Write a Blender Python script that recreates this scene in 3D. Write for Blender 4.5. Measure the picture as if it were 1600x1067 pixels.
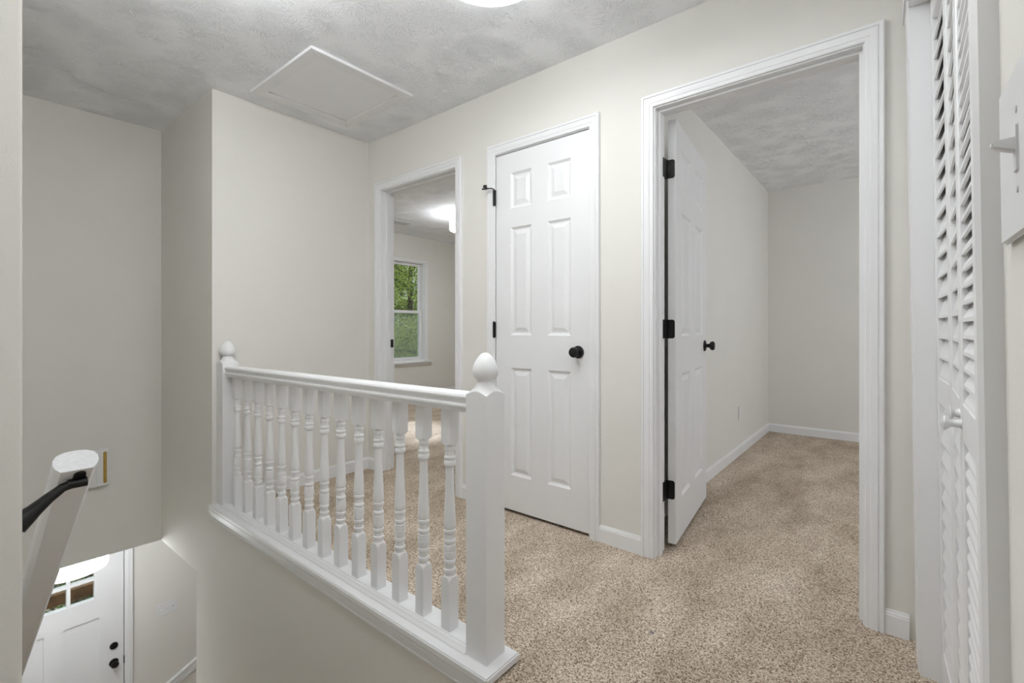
import bpy, bmesh, math, random
from mathutils import Vector, Matrix
random.seed(7)
S = bpy.context.scene
COL = S.collection
for o in list(bpy.data.objects):
    bpy.data.objects.remove(o)

# ------------------------------------------------------------ camera
F_PX, YAW, HORIZON, EYE = 738.11, 0.6806, 512.13, 1.0517
cam = bpy.data.cameras.new('camera')
cam.sensor_width = 36.0
cam.lens = F_PX / 1600 * 36.0
cam.shift_y = (HORIZON - 533.5) / 1600
cam.clip_start = 0.02
camo = bpy.data.objects.new('camera', cam)
COL.objects.link(camo)
camo.location = (0, 0, EYE)
camo.rotation_euler = (math.pi / 2, 0, YAW)
S.camera = camo

# ------------------------------------------------------------ light and exposure
S.view_settings.view_transform = 'Standard'
S.view_settings.look = 'None'
S.view_settings.gamma = 1.0
S.view_settings.use_curve_mapping = False
S.view_settings.exposure = 0.85
S.render.engine = 'CYCLES'
S.cycles.use_denoising = True
S.cycles.max_bounces = 10
S.cycles.diffuse_bounces = 7
S.cycles.sample_clamp_indirect = 4.0

W = bpy.data.worlds.new('sky')
S.world = W
W.use_nodes = True
nt = W.node_tree
nt.nodes['Background'].inputs['Color'].default_value = (0.80, 0.90, 1.0, 1)
nt.nodes['Background'].inputs['Strength'].default_value = 0.45

sun = bpy.data.lights.new('sun', 'SUN')
sun.energy = 4.6
sun.angle = math.radians(4)
sun.color = (0.80, 0.89, 1.0)
suno = bpy.data.objects.new('sun', sun)
COL.objects.link(suno)
suno.rotation_euler = Vector((-0.08, -0.88, -0.47)).to_track_quat('-Z', 'Y').to_euler()
suno.location = (-4, 12, 8)

def area_light(name, loc, size, energy, direction, color=(1, 1, 1)):
    l = bpy.data.lights.new(name, 'AREA')
    l.shape = 'RECTANGLE'
    l.size, l.size_y = size
    l.energy = energy
    l.color = color
    o = bpy.data.objects.new(name, l)
    COL.objects.link(o)
    o.location = loc
    o.rotation_euler = Vector(direction).to_track_quat('-Z', 'Y').to_euler()
    return o

LAMP_HALL = 15.5       # emission of the shades
LAMP_BED = 29.0
LAMP_FOYER = 10.0
FILL_HALL = 9.0  # this and the three below are added fill lamps out of view
FILL_STAIR = 25.0
FILL_BED3 = 10.5
FILL_LIVING = 4.0
# daylight through the windows that are out of the picture
area_light('daylight_bedroom_window', (2.62, 3.7, 1.45), (1.0, 1.2), 8, (-1, 0, 0), (0.92, 0.96, 1.0))


# ------------------------------------------------------------ materials
def new_mat(name):
    m = bpy.data.materials.new(name)
    m.use_nodes = True
    t = m.node_tree
    return m, t, t.nodes['Principled BSDF']

def N(t, kind, **kw):
    n = t.nodes.new(kind)
    for k, v in kw.items():
        setattr(n, k, v)
    return n

def ramp(t, stops):
    r = N(t, 'ShaderNodeValToRGB')
    e = r.color_ramp.elements
    while len(e) < len(stops):
        e.new(0.5)
    for el, (p, c) in zip(e, stops):
        el.position = p
        el.color = (*c, 1) if len(c) == 3 else c
    return r

def math_node(t, op, a=None, b=None, c=None):
    n = N(t, 'ShaderNodeMath', operation=op)
    for i, v in enumerate((a, b, c)):
        if v is None:
            continue
        if isinstance(v, (int, float)):
            n.inputs[i].default_value = v
        else:
            t.links.new(v, n.inputs[i])
    return n.outputs[0]

def plain(name, col, rough=0.5, noise=0.0, nscale=40, bump=0.0, bscale=200, metallic=0.0, spec=0.5):
    m, t, b = new_mat(name)
    b.inputs['Roughness'].default_value = rough
    b.inputs['Metallic'].default_value = metallic
    b.inputs['Specular IOR Level'].default_value = spec
    geo = N(t, 'ShaderNodeNewGeometry')
    n = N(t, 'ShaderNodeTexNoise')
    n.inputs['Scale'].default_value = nscale
    n.inputs['Detail'].default_value = 3
    t.links.new(geo.outputs['Position'], n.inputs['Vector'])
    lo = tuple(c * (1 - noise) for c in col)
    hi = tuple(min(1, c * (1 + noise)) for c in col)
    r = ramp(t, [(0.3, lo), (0.7, hi)])
    t.links.new(n.outputs['Fac'], r.inputs['Fac'])
    t.links.new(r.outputs['Color'], b.inputs['Base Color'])
    if bump:
        n2 = N(t, 'ShaderNodeTexNoise')
        n2.inputs['Scale'].default_value = bscale
        n2.inputs['Detail'].default_value = 2
        t.links.new(geo.outputs['Position'], n2.inputs['Vector'])
        bp = N(t, 'ShaderNodeBump')
        bp.inputs['Strength'].default_value = bump
        bp.inputs['Distance'].default_value = 0.002
        t.links.new(n2.outputs['Fac'], bp.inputs['Height'])
        t.links.new(bp.outputs['Normal'], b.inputs['Normal'])
    return m

M = {}
M['wall'] = plain('beige_wall_paint', (0.735, 0.718, 0.678), 0.75, 0.012, 3, 0.10, 260, spec=0.25)
M['trim'] = plain('white_trim_paint', (0.80, 0.80, 0.808), 0.38, 0.012, 6)
M['door'] = plain('white_door_paint', (0.78, 0.78, 0.788), 0.42, 0.01, 6, 0.04, 220)
M['plastic'] = plain('white_plastic', (0.74, 0.74, 0.745), 0.35, 0.005, 10)
M['hatch'] = plain('hatch_board_paint', (0.84, 0.84, 0.85), 0.7, 0.01, 6)
M['black'] = plain('black_hardware', (0.012, 0.012, 0.012), 0.38, 0.3, 60, metallic=0.4)
M['bronze'] = plain('rubbed_dark_bronze', (0.035, 0.033, 0.031), 0.45, 0.5, 45, metallic=0.6)
M['gold'] = plain('brass_strip', (0.52, 0.36, 0.10), 0.35, 0.1, 30, metallic=0.6)
M['timber'] = plain('brown_timber', (0.16, 0.075, 0.03), 0.7, 0.35, 9, 0.3, 60)
M['bark'] = plain('tree_bark', (0.10, 0.075, 0.055), 0.9, 0.4, 14, 0.6, 40)
M['dark'] = plain('dark_for_shade', (0.03, 0.03, 0.03), 0.9)  # near-black standing in for shade behind louvers, hatch and vent
M['vent'] = plain('grey_vent_metal', (0.55, 0.55, 0.55), 0.5)

def mat_grain():
    m, t, b = new_mat('white_painted_wood_grain')
    b.inputs['Roughness'].default_value = 0.5
    geo = N(t, 'ShaderNodeNewGeometry')
    mp = N(t, 'ShaderNodeMapping')
    mp.inputs['Scale'].default_value = (60, 9, 60)
    n = N(t, 'ShaderNodeTexNoise')
    n.inputs['Scale'].default_value = 9
    n.inputs['Detail'].default_value = 5
    t.links.new(geo.outputs['Position'], mp.inputs['Vector'])
    t.links.new(mp.outputs['Vector'], n.inputs['Vector'])
    r = ramp(t, [(0.35, (0.57, 0.57, 0.575)), (0.65, (0.66, 0.66, 0.665))])
    t.links.new(n.outputs['Fac'], r.inputs['Fac'])
    t.links.new(r.outputs['Color'], b.inputs['Base Color'])
    bp = N(t, 'ShaderNodeBump')
    bp.inputs['Strength'].default_value = 0.5
    bp.inputs['Distance'].default_value = 0.002
    t.links.new(n.outputs['Fac'], bp.inputs['Height'])
    t.links.new(bp.outputs['Normal'], b.inputs['Normal'])
    return m
M['grain'] = mat_grain()

def mat_carpet():
    m, t, b = new_mat('speckled_beige_carpet')
    b.inputs['Roughness'].default_value = 0.95
    b.inputs['Specular IOR Level'].default_value = 0.1
    geo = N(t, 'ShaderNodeNewGeometry')
    pos = geo.outputs['Position']
    # tufts
    v = N(t, 'ShaderNodeTexVoronoi')
    v.inputs['Scale'].default_value = 290
    t.links.new(pos, v.inputs['Vector'])
    sep = N(t, 'ShaderNodeSeparateColor')
    t.links.new(v.outputs['Color'], sep.inputs['Color'])
    n = N(t, 'ShaderNodeTexNoise')
    n.inputs['Scale'].default_value = 165
    n.inputs['Detail'].default_value = 4
    n.inputs['Roughness'].default_value = 0.65
    t.links.new(pos, n.inputs['Vector'])
    mix = math_node(t, 'ADD', math_node(t, 'MULTIPLY', sep.outputs[0], 0.42), math_node(t, 'MULTIPLY', n.outputs['Fac'], 0.78))
    r = ramp(t, [(0.34, (0.075, 0.052, 0.036)), (0.46, (0.27, 0.205, 0.148)), (0.60, (0.52, 0.428, 0.335)), (0.84, (0.78, 0.695, 0.59))])
    t.links.new(mix, r.inputs['Fac'])
    # soft brushed streaks where the pile lies differently
    mp = N(t, 'ShaderNodeMapping')
    mp.inputs['Scale'].default_value = (2.6, 1.1, 1)
    mp.inputs['Rotation'].default_value = (0, 0, 0.5)
    n2 = N(t, 'ShaderNodeTexNoise')
    n2.inputs['Scale'].default_value = 2.1
    n2.inputs['Detail'].default_value = 3
    t.links.new(pos, mp.inputs['Vector'])
    t.links.new(mp.outputs['Vector'], n2.inputs['Vector'])
    r2 = ramp(t, [(0.35, (0.82, 0.79, 0.76)), (0.68, (1.17, 1.18, 1.20))])
    t.links.new(n2.outputs['Fac'], r2.inputs['Fac'])
    mx = N(t, 'ShaderNodeMix', data_type='RGBA', blend_type='MULTIPLY')
    mx.inputs['Factor'].default_value = 1.0
    t.links.new(r.outputs['Color'], mx.inputs[6])
    t.links.new(r2.outputs['Color'], mx.inputs[7])
    dist = N(t, 'ShaderNodeVectorMath', operation='DISTANCE')
    t.links.new(pos, dist.inputs[0])
    dist.inputs[1].default_value = (-0.652, 1.571, 0)
    sm = N(t, 'ShaderNodeMapRange')
    t.links.new(math_node(t, 'ADD', dist.outputs['Value'], math_node(t, 'MULTIPLY', n.outputs['Fac'], 0.016)), sm.inputs['Value'])
    sm.inputs['From Min'].default_value = 0.012
    sm.inputs['From Max'].default_value = 0.022
    sm.inputs['To Min'].default_value = 0.75
    sm.inputs['To Max'].default_value = 0.0
    mst = N(t, 'ShaderNodeMix', data_type='RGBA')
    t.links.new(sm.outputs[0], mst.inputs['Factor'])
    t.links.new(mx.outputs[2], mst.inputs[6])
    mst.inputs[7].default_value = (0.10, 0.09, 0.12, 1)
    t.links.new(mst.outputs[2], b.inputs['Base Color'])
    bp = N(t, 'ShaderNodeBump')
    bp.inputs['Strength'].default_value = 0.45
    bp.inputs['Distance'].default_value = 0.006
    t.links.new(mix, bp.inputs['Height'])
    t.links.new(bp.outputs['Normal'], b.inputs['Normal'])
    return m
M['carpet'] = mat_carpet()

def mat_ceiling(name, col):
    m, t, b = new_mat(name)
    b.inputs['Roughness'].default_value = 0.8
    b.inputs['Specular IOR Level'].default_value = 0.2
    b.inputs['Base Color'].default_value = (*col, 1)
    geo = N(t, 'ShaderNodeNewGeometry')
    flat = N(t, 'ShaderNodeVectorMath', operation='MULTIPLY')
    flat.inputs[1].default_value = (1, 1, 0)
    t.links.new(geo.outputs['Position'], flat.inputs[0])
    wob = N(t, 'ShaderNodeTexNoise')
    wob.inputs['Scale'].default_value = 11
    wob.inputs['Detail'].default_value = 3
    t.links.new(flat.outputs[0], wob.inputs['Vector'])
    wobc = N(t, 'ShaderNodeVectorMath', operation='SUBTRACT')
    t.links.new(wob.outputs['Color'], wobc.inputs[0])
    wobc.inputs[1].default_value = (0.5, 0.5, 0.5)
    wobs = N(t, 'ShaderNodeVectorMath', operation='SCALE')
    t.links.new(wobc.outputs[0], wobs.inputs[0])
    wobs.inputs['Scale'].default_value = 0.055
    heights = []
    for k, (scale, off, fine) in enumerate(((4.6, (0.3, 0.7, 0), 10.0), (5.8, (3.1, 1.9, 0), 12.0))):
        add = N(t, 'ShaderNodeVectorMath', operation='ADD')
        t.links.new(flat.outputs[0], add.inputs[0])
        t.links.new(wobs.outputs[0], add.inputs[1])
        add2 = N(t, 'ShaderNodeVectorMath', operation='ADD')
        t.links.new(add.outputs[0], add2.inputs[0])
        add2.inputs[1].default_value = off
        v = N(t, 'ShaderNodeTexVoronoi', voronoi_dimensions='2D')
        v.inputs['Scale'].default_value = scale
        t.links.new(add2.outputs[0], v.inputs['Vector'])
        sub = N(t, 'ShaderNodeVectorMath', operation='SUBTRACT')
        t.links.new(add2.outputs[0], sub.inputs[0])
        t.links.new(v.outputs['Position'], sub.inputs[1])
        sx = N(t, 'ShaderNodeSeparateXYZ')
        t.links.new(sub.outputs[0], sx.inputs[0])
        ln = N(t, 'ShaderNodeVectorMath', operation='LENGTH')
        t.links.new(sub.outputs[0], ln.inputs[0])
        rad = ln.outputs['Value']
        ang = math_node(t, 'ARCTAN2', sx.outputs[1], sx.outputs[0])
        cx = N(t, 'ShaderNodeCombineXYZ')
        t.links.new(math_node(t, 'MULTIPLY', math_node(t, 'COSINE', ang), fine * 0.27), cx.inputs[0])
        t.links.new(math_node(t, 'MULTIPLY', math_node(t, 'SINE', ang), fine * 0.27), cx.inputs[1])
        t.links.new(math_node(t, 'MULTIPLY', rad, 9.0), cx.inputs[2])
        add3 = N(t, 'ShaderNodeVectorMath', operation='ADD')
        t.links.new(cx.outputs[0], add3.inputs[0])
        sc = N(t, 'ShaderNodeVectorMath', operation='SCALE')
        t.links.new(v.outputs['Color'], sc.inputs[0])
        sc.inputs['Scale'].default_value = 40.0
        t.links.new(sc.outputs[0], add3.inputs[1])
        n = N(t, 'ShaderNodeTexNoise')
        n.inputs['Scale'].default_value = 2.1
        n.inputs['Detail'].default_value = 2
        t.links.new(add3.outputs[0], n.inputs['Vector'])
        # thin ridges where the noise crosses its middle
        ridge = math_node(t, 'SUBTRACT', 1.0, math_node(t, 'MULTIPLY', math_node(t, 'ABSOLUTE', math_node(t, 'SUBTRACT', n.outputs['Fac'], 0.5)), 19.0))
        ridge = math_node(t, 'MAXIMUM', ridge, 0.0)
        mr = N(t, 'ShaderNodeMapRange', interpolation_type='SMOOTHSTEP')
        t.links.new(rad, mr.inputs['Value'])
        mr.inputs['From Min'].default_value = 0.125
        mr.inputs['From Max'].default_value = 0.045
        mr2 = N(t, 'ShaderNodeMapRange', interpolation_type='SMOOTHSTEP')
        t.links.new(rad, mr2.inputs['Value'])
        mr2.inputs['From Min'].default_value = 0.008
        mr2.inputs['From Max'].default_value = 0.03
        heights.append(math_node(t, 'MULTIPLY', math_node(t, 'MULTIPLY', ridge, mr.outputs[0]), mr2.outputs[0]))
    h = math_node(t, 'MAXIMUM', heights[0], heights[1])
    pat = N(t, 'ShaderNodeTexNoise')
    pat.inputs['Scale'].default_value = 6.5
    pat.inputs['Detail'].default_value = 3
    t.links.new(flat.outputs[0], pat.inputs['Vector'])
    pm = N(t, 'ShaderNodeMapRange', interpolation_type='SMOOTHSTEP')
    t.links.new(pat.outputs['Fac'], pm.inputs['Value'])
    pm.inputs['From Min'].default_value = 0.40
    pm.inputs['From Max'].default_value = 0.60
    pm.inputs['To Min'].default_value = 0.40
    h = math_node(t, 'MULTIPLY', h, pm.outputs[0])
    fine = N(t, 'ShaderNodeTexNoise')
    fine.inputs['Scale'].default_value = 110
    fine.inputs['Detail'].default_value = 2
    t.links.new(flat.outputs[0], fine.inputs['Vector'])
    h = math_node(t, 'ADD', h, math_node(t, 'MULTIPLY', fine.outputs['Fac'], 0.16))
    bp = N(t, 'ShaderNodeBump')
    bp.inputs['Strength'].default_value = 0.62
    bp.inputs['Distance'].default_value = 0.0085
    t.links.new(h, bp.inputs['Height'])
    t.links.new(bp.outputs['Normal'], b.inputs['Normal'])
    return m
M['ceiling'] = mat_ceiling('stomped_white_ceiling', (0.89, 0.90, 0.925))

def mat_shade(name, strength, col=(0.945, 0.982, 1.0)):
    m, t, b = new_mat(name)
    b.inputs['Base Color'].default_value = (0.85, 0.85, 0.84, 1)
    b.inputs['Roughness'].default_value = 0.6
    b.inputs['Emission Color'].default_value = (*col, 1)
    b.inputs['Emission Strength'].default_value = strength
    return m

def mat_leaf(name, c1, c2):
    m, t, b = new_mat(name)
    b.inputs['Roughness'].default_value = 0.5
    oi = N(t, 'ShaderNodeNewGeometry')
    r = ramp(t, [(0.0, c1), (1.0, c2)])
    t.links.new(oi.outputs['Random Per Island'], r.inputs['Fac'])
    t.links.new(r.outputs['Color'], b.inputs['Base Color'])
    tr = N(t, 'ShaderNodeBsdfTranslucent')
    t.links.new(r.outputs['Color'], tr.inputs['Color'])
    mx = N(t, 'ShaderNodeMixShader')
    mx.inputs[0].default_value = 0.4
    t.links.new(b.outputs[0], mx.inputs[1])
    t.links.new(tr.outputs[0], mx.inputs[2])
    t.links.new(mx.outputs[0], t.nodes['Material Output'].inputs['Surface'])
    return m
M['leaf'] = mat_leaf('sunlit_leaf', (0.035, 0.070, 0.010), (0.50, 0.56, 0.12))
M['litter'] = mat_leaf('dry_leaf_litter', (0.13, 0.09, 0.05), (0.70, 0.58, 0.42))
M['grass'] = mat_leaf('grass_tuft_green', (0.05, 0.12, 0.02), (0.28, 0.42, 0.08))

def mat_ground():
    m, t, b = new_mat('leafy_ground')
    b.inputs['Roughness'].default_value = 0.95
    geo = N(t, 'ShaderNodeNewGeometry')
    n = N(t, 'ShaderNodeTexNoise')
    n.inputs['Scale'].default_value = 7
    n.inputs['Detail'].default_value = 8
    n.inputs['Roughness'].default_value = 0.75
    t.links.new(geo.outputs['Position'], n.inputs['Vector'])
    r = ramp(t, [(0.35, (0.035, 0.04, 0.015)), (0.5, (0.11, 0.12, 0.05)), (0.65, (0.33, 0.30, 0.22))])
    t.links.new(n.outputs['Fac'], r.inputs['Fac'])
    t.links.new(r.outputs['Color'], b.inputs['Base Color'])
    return m
M['ground'] = mat_ground()

def mat_glass():
    m, t, b = new_mat('window_glass')
    g = N(t, 'ShaderNodeBsdfGlossy')
    g.inputs['Roughness'].default_value = 0.02
    tr = N(t, 'ShaderNodeBsdfTransparent')
    tr.inputs['Color'].default_value = (0.94, 0.97, 0.95, 1)
    mx = N(t, 'ShaderNodeMixShader')
    mx.inputs[0].default_value = 0.012
    t.links.new(tr.outputs[0], mx.inputs[1])
    t.links.new(g.outputs[0], mx.inputs[2])
    t.links.new(mx.outputs[0], t.nodes['Material Output'].inputs['Surface'])
    return m
M['glass'] = mat_glass()

def mat_screen():
    m, t, b = new_mat('insect_screen_mesh')
    d = N(t, 'ShaderNodeBsdfDiffuse')
    d.inputs['Color'].default_value = (0.75, 0.80, 0.75, 1)
    tr = N(t, 'ShaderNodeBsdfTransparent')
    mx = N(t, 'ShaderNodeMixShader')
    mx.inputs[0].default_value = 0.16
    t.links.new(tr.outputs[0], mx.inputs[1])
    t.links.new(d.outputs[0], mx.inputs[2])
    t.links.new(mx.outputs[0], t.nodes['Material Output'].inputs['Surface'])
    return m
M['screen'] = mat_screen()

# ------------------------------------------------------------ mesh helpers
class MB:
    def __init__(self):
        self.v, self.f = [], []
    def add(self, verts, faces):
        b = len(self.v)
        self.v += [tuple(p) for p in verts]
        self.f += [tuple(i + b for i in q) for q in faces]
        return self
    def box(self, x0, x1, y0, y1, z0, z1):
        vs = [(x, y, z) for z in (z0, z1) for y in (y0, y1) for x in (x0, x1)]
        return self.add(vs, [(0, 2, 3, 1), (4, 5, 7, 6), (0, 1, 5, 4), (2, 6, 7, 3), (0, 4, 6, 2), (1, 3, 7, 5)])
    def hexa(self, p):
        """eight corners: bottom four then top four, both anticlockwise from above"""
        return self.add(p, [(3, 2, 1, 0), (4, 5, 6, 7), (0, 1, 5, 4), (1, 2, 6, 5), (2, 3, 7, 6), (3, 0, 4, 7)])
    def sweep(self, rings, closed_profile=True, caps=True):
        n = len(rings[0])
        vs = [p for r in rings for p in r]
        fs = []
        m = n if closed_profile else n - 1
        for i in range(len(rings) - 1):
            for j in range(m):
                k = (j + 1) % n
                fs.append((i * n + j, i * n + k, (i + 1) * n + k, (i + 1) * n + j))
        if caps:
            fs.append(tuple(range(n))[::-1])
            fs.append(tuple(range((len(rings) - 1) * n, len(rings) * n)))
        return self.add(vs, fs)
    def lathe(self, prof, c=(0, 0, 0), n=24, axis='Z', square=None):
        """prof: (z, r); square: half side that caps the radius to a square section"""
        rings = []
        for z, r in prof:
            ring = []
            for k in range(n):
                a = 2 * math.pi * k / n
                ca, sa = math.cos(a), math.sin(a)
                rr = r
                if square:
                    rr = min(r, square / max(abs(ca), abs(sa)))
                rr = max(rr, 1e-5)
                p = (rr * ca, rr * sa, z)
                if axis == 'Y':
                    p = (p[0], p[2], -p[1])
                elif axis == 'X':
                    p = (p[2], p[0], p[1])
                ring.append((p[0] + c[0], p[1] + c[1], p[2] + c[2]))
            rings.append(ring)
        return self.sweep(rings)
    def tube(self, pts, radii, n=12, flat=1.0):
        rings = []
        for i, p in enumerate(pts):
            p = Vector(p)
            d = (Vector(pts[min(i + 1, len(pts) - 1)]) - Vector(pts[max(i - 1, 0)])).normalized()
            up = Vector((0, 0, 1)) if abs(d.z) < 0.9 else Vector((1, 0, 0))
            a = d.cross(up).normalized()
            b = a.cross(d).normalized()
            r = radii[i] if isinstance(radii, (list, tuple)) else radii
            rings.append([p + a * (r * flat * math.cos(2 * math.pi * k / n)) + b * (r * math.sin(2 * math.pi * k / n)) for k in range(n)])
        return self.sweep(rings)
    def map(self, fn):
        self.v = [tuple(fn(*p)) for p in self.v]
        return self

def build(name, mb, mat, parent=None, smooth=None, bevel=0.0, origin=None, segs=2):
    me = bpy.data.meshes.new(name)
    o = bpy.data.objects.new(name, me)
    COL.objects.link(o)
    if origin is None:
        if parent:
            origin = Vector(parent['_o'])
        else:
            xs, ys, zs = zip(*mb.v)
            origin = Vector(((min(xs) + max(xs)) / 2, (min(ys) + max(ys)) / 2, min(zs)))
    origin = Vector(origin)
    me.from_pydata([Vector(p) - origin for p in mb.v], [], mb.f)
    bm = bmesh.new()
    bm.from_mesh(me)
    bmesh.ops.recalc_face_normals(bm, faces=bm.faces)
    if bevel:
        ed = [e for e in bm.edges if len(e.link_faces) == 2 and e.calc_face_angle(0) > 0.6]
        bmesh.ops.bevel(bm, geom=ed, offset=bevel, segments=segs, affect='EDGES', clamp_overlap=True)
    bm.to_mesh(me)
    bm.free()
    if smooth is not None:
        me.shade_smooth()
        me.set_sharp_from_angle(angle=math.radians(smooth))
    me.materials.append(mat)
    o['_o'] = tuple(origin)
    if parent:
        o.parent = parent
        o.location = origin - Vector(parent['_o'])
    else:
        o.location = origin
    return o

def empty(name, loc):
    o = bpy.data.objects.new(name, None)
    COL.objects.link(o)
    o.empty_display_size = 0.1
    o.location = loc
    o['_o'] = tuple(loc)
    return o

def tag(o, label=None, cat=None, group=None, kind=None):
    if label: o['label'] = label
    if cat: o['category'] = cat
    if group: o['group'] = group
    if kind: o['kind'] = kind
    return o

def struct(name, mb, mat, parent=None, **kw):
    o = build(name, mb, mat, parent, **kw)
    if not parent:
        o['kind'] = 'structure'
    return o

def dup(o, parent, loc=None, name=None):
    c = o.copy()
    COL.objects.link(c)
    c.parent = parent
    if loc is not None:
        c.location = loc
    return c

def boxes(*bs):
    m = MB()
    for b in bs:
        m.box(*b)
    return m

# ------------------------------------------------------------ plan of the house (metres)
D = 2.0843           # face of the wall with the doors
DB = D + 0.112       # its other face
XA = -3.076          # short wall at the end of the landing
YR = 1.035           # stairwell side wall under the balustrade
XF = -4.029          # far wall of the stairwell
ZF = -0.445          # underside of the upper storey over the entry
ZE = -2.75           # entry floor
XE = -5.2            # front wall with the entry door
CEIL = 2.44
XR = 0.0567          # right wall
XS = -0.93           # head of the stairs
YL = 0.109           # left stair wall
XL = -1.25           # hall wall on the left
TILT = 0.013
def lean(x, y, z):   # the right hand wall stands a little out of plumb
    return (x + TILT * (1.05 - z), y, z)
def rw(x, y, z):     # and it runs a little out of square
    return lean(x + 0.015 * (2 - y), y, z)

# door openings in the door wall: (x0, x1) between jamb faces
O1 = (-2.920, -2.145)
O2 = (-1.815, -1.182)
O3 = (-0.848, -0.088)
HEAD = 2.053

# ------------------------------------------------------------ shell
fl = boxes((XA - 0.12, XR + 0.75, YR + 0.1, D, -0.3, 0), (XS, XR + 0.75, -1.7, YR + 0.1, -0.3, 0),
           (-5.8, 3.0, D, 6.3, -0.3, 0))
struct('floor', fl, M['carpet'])
struct('floor_entry', boxes((XE - 0.2, 0.2, -0.2, 4.2, ZE - 0.1, ZE)), M['carpet'])
struct('ceiling', boxes((-5.8, 3.0, -1.7, 6.3, CEIL, CEIL + 0.12)), M['ceiling'])
struct('ceiling_entry', boxes((XE - 0.1, XF - 0.12, -0.2, 4.2, ZF, ZF + 0.1), (XF - 0.12, -3.33, YR + 0.1, 4.2, ZF, ZF + 0.1),
                              (-3.33, 0.2, YR + 0.1, 4.2, ZF, ZF + 0.1)), M['trim'])

def wall_y(y0, y1, x0, x1, z0, z1, holes):
    m = MB()
    xs = x0
    for hx0, hx1, hz0, hz1 in sorted(holes):
        m.box(xs, hx0, y0, y1, z0, z1)
        if hz1 < z1: m.box(hx0, hx1, y0, y1, hz1, z1)
        if hz0 > z0: m.box(hx0, hx1, y0, y1, z0, hz0)
        xs = hx1
    m.box(xs, x1, y0, y1, z0, z1)
    return m
def wall_x(x0, x1, y0, y1, z0, z1, holes):
    m = wall_y(x0, x1, y0, y1, z0, z1, holes)
    m.v = [(b, a, c) for a, b, c in m.v]
    m.f = [tuple(reversed(f)) for f in m.f]
    return m

JT = 0.018
struct('wall_back', wall_y(D, DB, -5.8, XR + 0.75, 0, CEIL,
       [(O1[0] - JT, O1[1] + JT, 0, HEAD + JT), (O2[0] - JT, O2[1] + JT, 0, HEAD + JT), (O3[0] - JT, O3[1] + JT, 0, HEAD + JT)]), M['wall'])
struct('wall_landing_end', boxes((XA - 0.12, XA, YR + 0.1, D, -0.3, CEIL)), M['wall'])
struct('wall_stair_side', boxes((XF - 0.12, XA, YR, YR + 0.1, ZF, CEIL), (XA, -0.935, YR, YR + 0.1, ZF, 0.0),
                                (-3.33, -0.935, YR, YR + 0.1, ZE, ZF)), M['wall'])
struct('wall_stair_far', boxes((XF - 0.12, XF, YL - 0.1, YR, ZF, CEIL)), M['wall'])
struct('wall_left', boxes((XL - 0.1, XL, -1.7, YL, -0.3, CEIL), (XF - 0.12, XL - 0.1, YL - 0.1, YL, ZF, CEIL),
                          (-4.3, XL, YL - 0.1, YL, ZE, ZF)), M['wall'], bevel=0.004)
struct('wall_rear', boxes((XL - 0.1, XR + 0.75, -1.7, -1.6, 0, CEIL)), M['wall'])
struct('wall_under_hall', boxes((XS, XS + 0.1, -1.7, YR, ZE, -0.0), (-0.2, -0.1, YR, 4.2, ZE, ZF)), M['wall'])

# bifold closet opening in the right wall
CY0, CY1 = 0.6625, 1.905
struct('wall_right', wall_x(XR, XR + 0.1, -1.7, D, 0, CEIL, [(CY0, CY1, 0, 2.05)]).map(rw), M['wall'])
struct('wall_closet', boxes((XR + 0.66, XR + 0.76, -0.2, D, 0, CEIL), (XR + 0.14, XR + 0.66, 0.3, 0.36, 0, CEIL)), M['dark'])  # closet interior coloured dark in place of its shade

# entry storey
struct('wall_front', wall_x(XE - 0.12, XE, -0.2, 4.2, ZE - 0.1, ZF + 0.1, [(0.178, 1.078, ZE, ZE + 2.05)]), M['wall'])
struct('wall_entry_left', boxes((XE, -4.3, -0.2, -0.08, ZE, ZF)), M['wall'])
struct('wall_entry_far', boxes((XE, 0.2, 4.1, 4.2, ZE, ZF)), M['wall'])

# bedroom with the open door
XB, YB = -1.0023, 5.387
struct('wall_bedroom_left', boxes((XB - 0.1, XB, DB, 6.2, 0, CEIL)), M['wall'])
struct('wall_bedroom_far', boxes((XB, 2.7, YB, YB + 0.1, 0, CEIL)), M['wall'])
struct('wall_bedroom_right', wall_x(2.5, 2.6, DB, YB, 0, CEIL, [(3.1, 4.3, 0.75, 2.05)]), M['wall'])
# front bedroom
XW = -5.67
WY0, WY1, WZ0, WZ1 = 3.90, 4.842, 0.545, 2.06
struct('wall_front_bedroom', wall_x(XW - 0.14, XW, DB, 6.2, 0, CEIL, [(WY0, WY1, WZ0, WZ1)]), M['wall'])
struct('wall_front_bedroom_far', wall_y(5.95, 6.05, XW, -1.9, 0, CEIL, [(-4.0, -3.0, 1.30, 1.78)]), M['wall'])  # unseen opening, sized so the sun patch falls on the carpet
struct('wall_linen_closet', boxes((-1.85, XB - 0.1, 2.80, 2.90, 0, CEIL)), M['wall'])
struct('wall_front_bedroom_right', boxes((-1.95, -1.85, DB, 6.0, 0, CEIL)), M['wall'])

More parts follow.
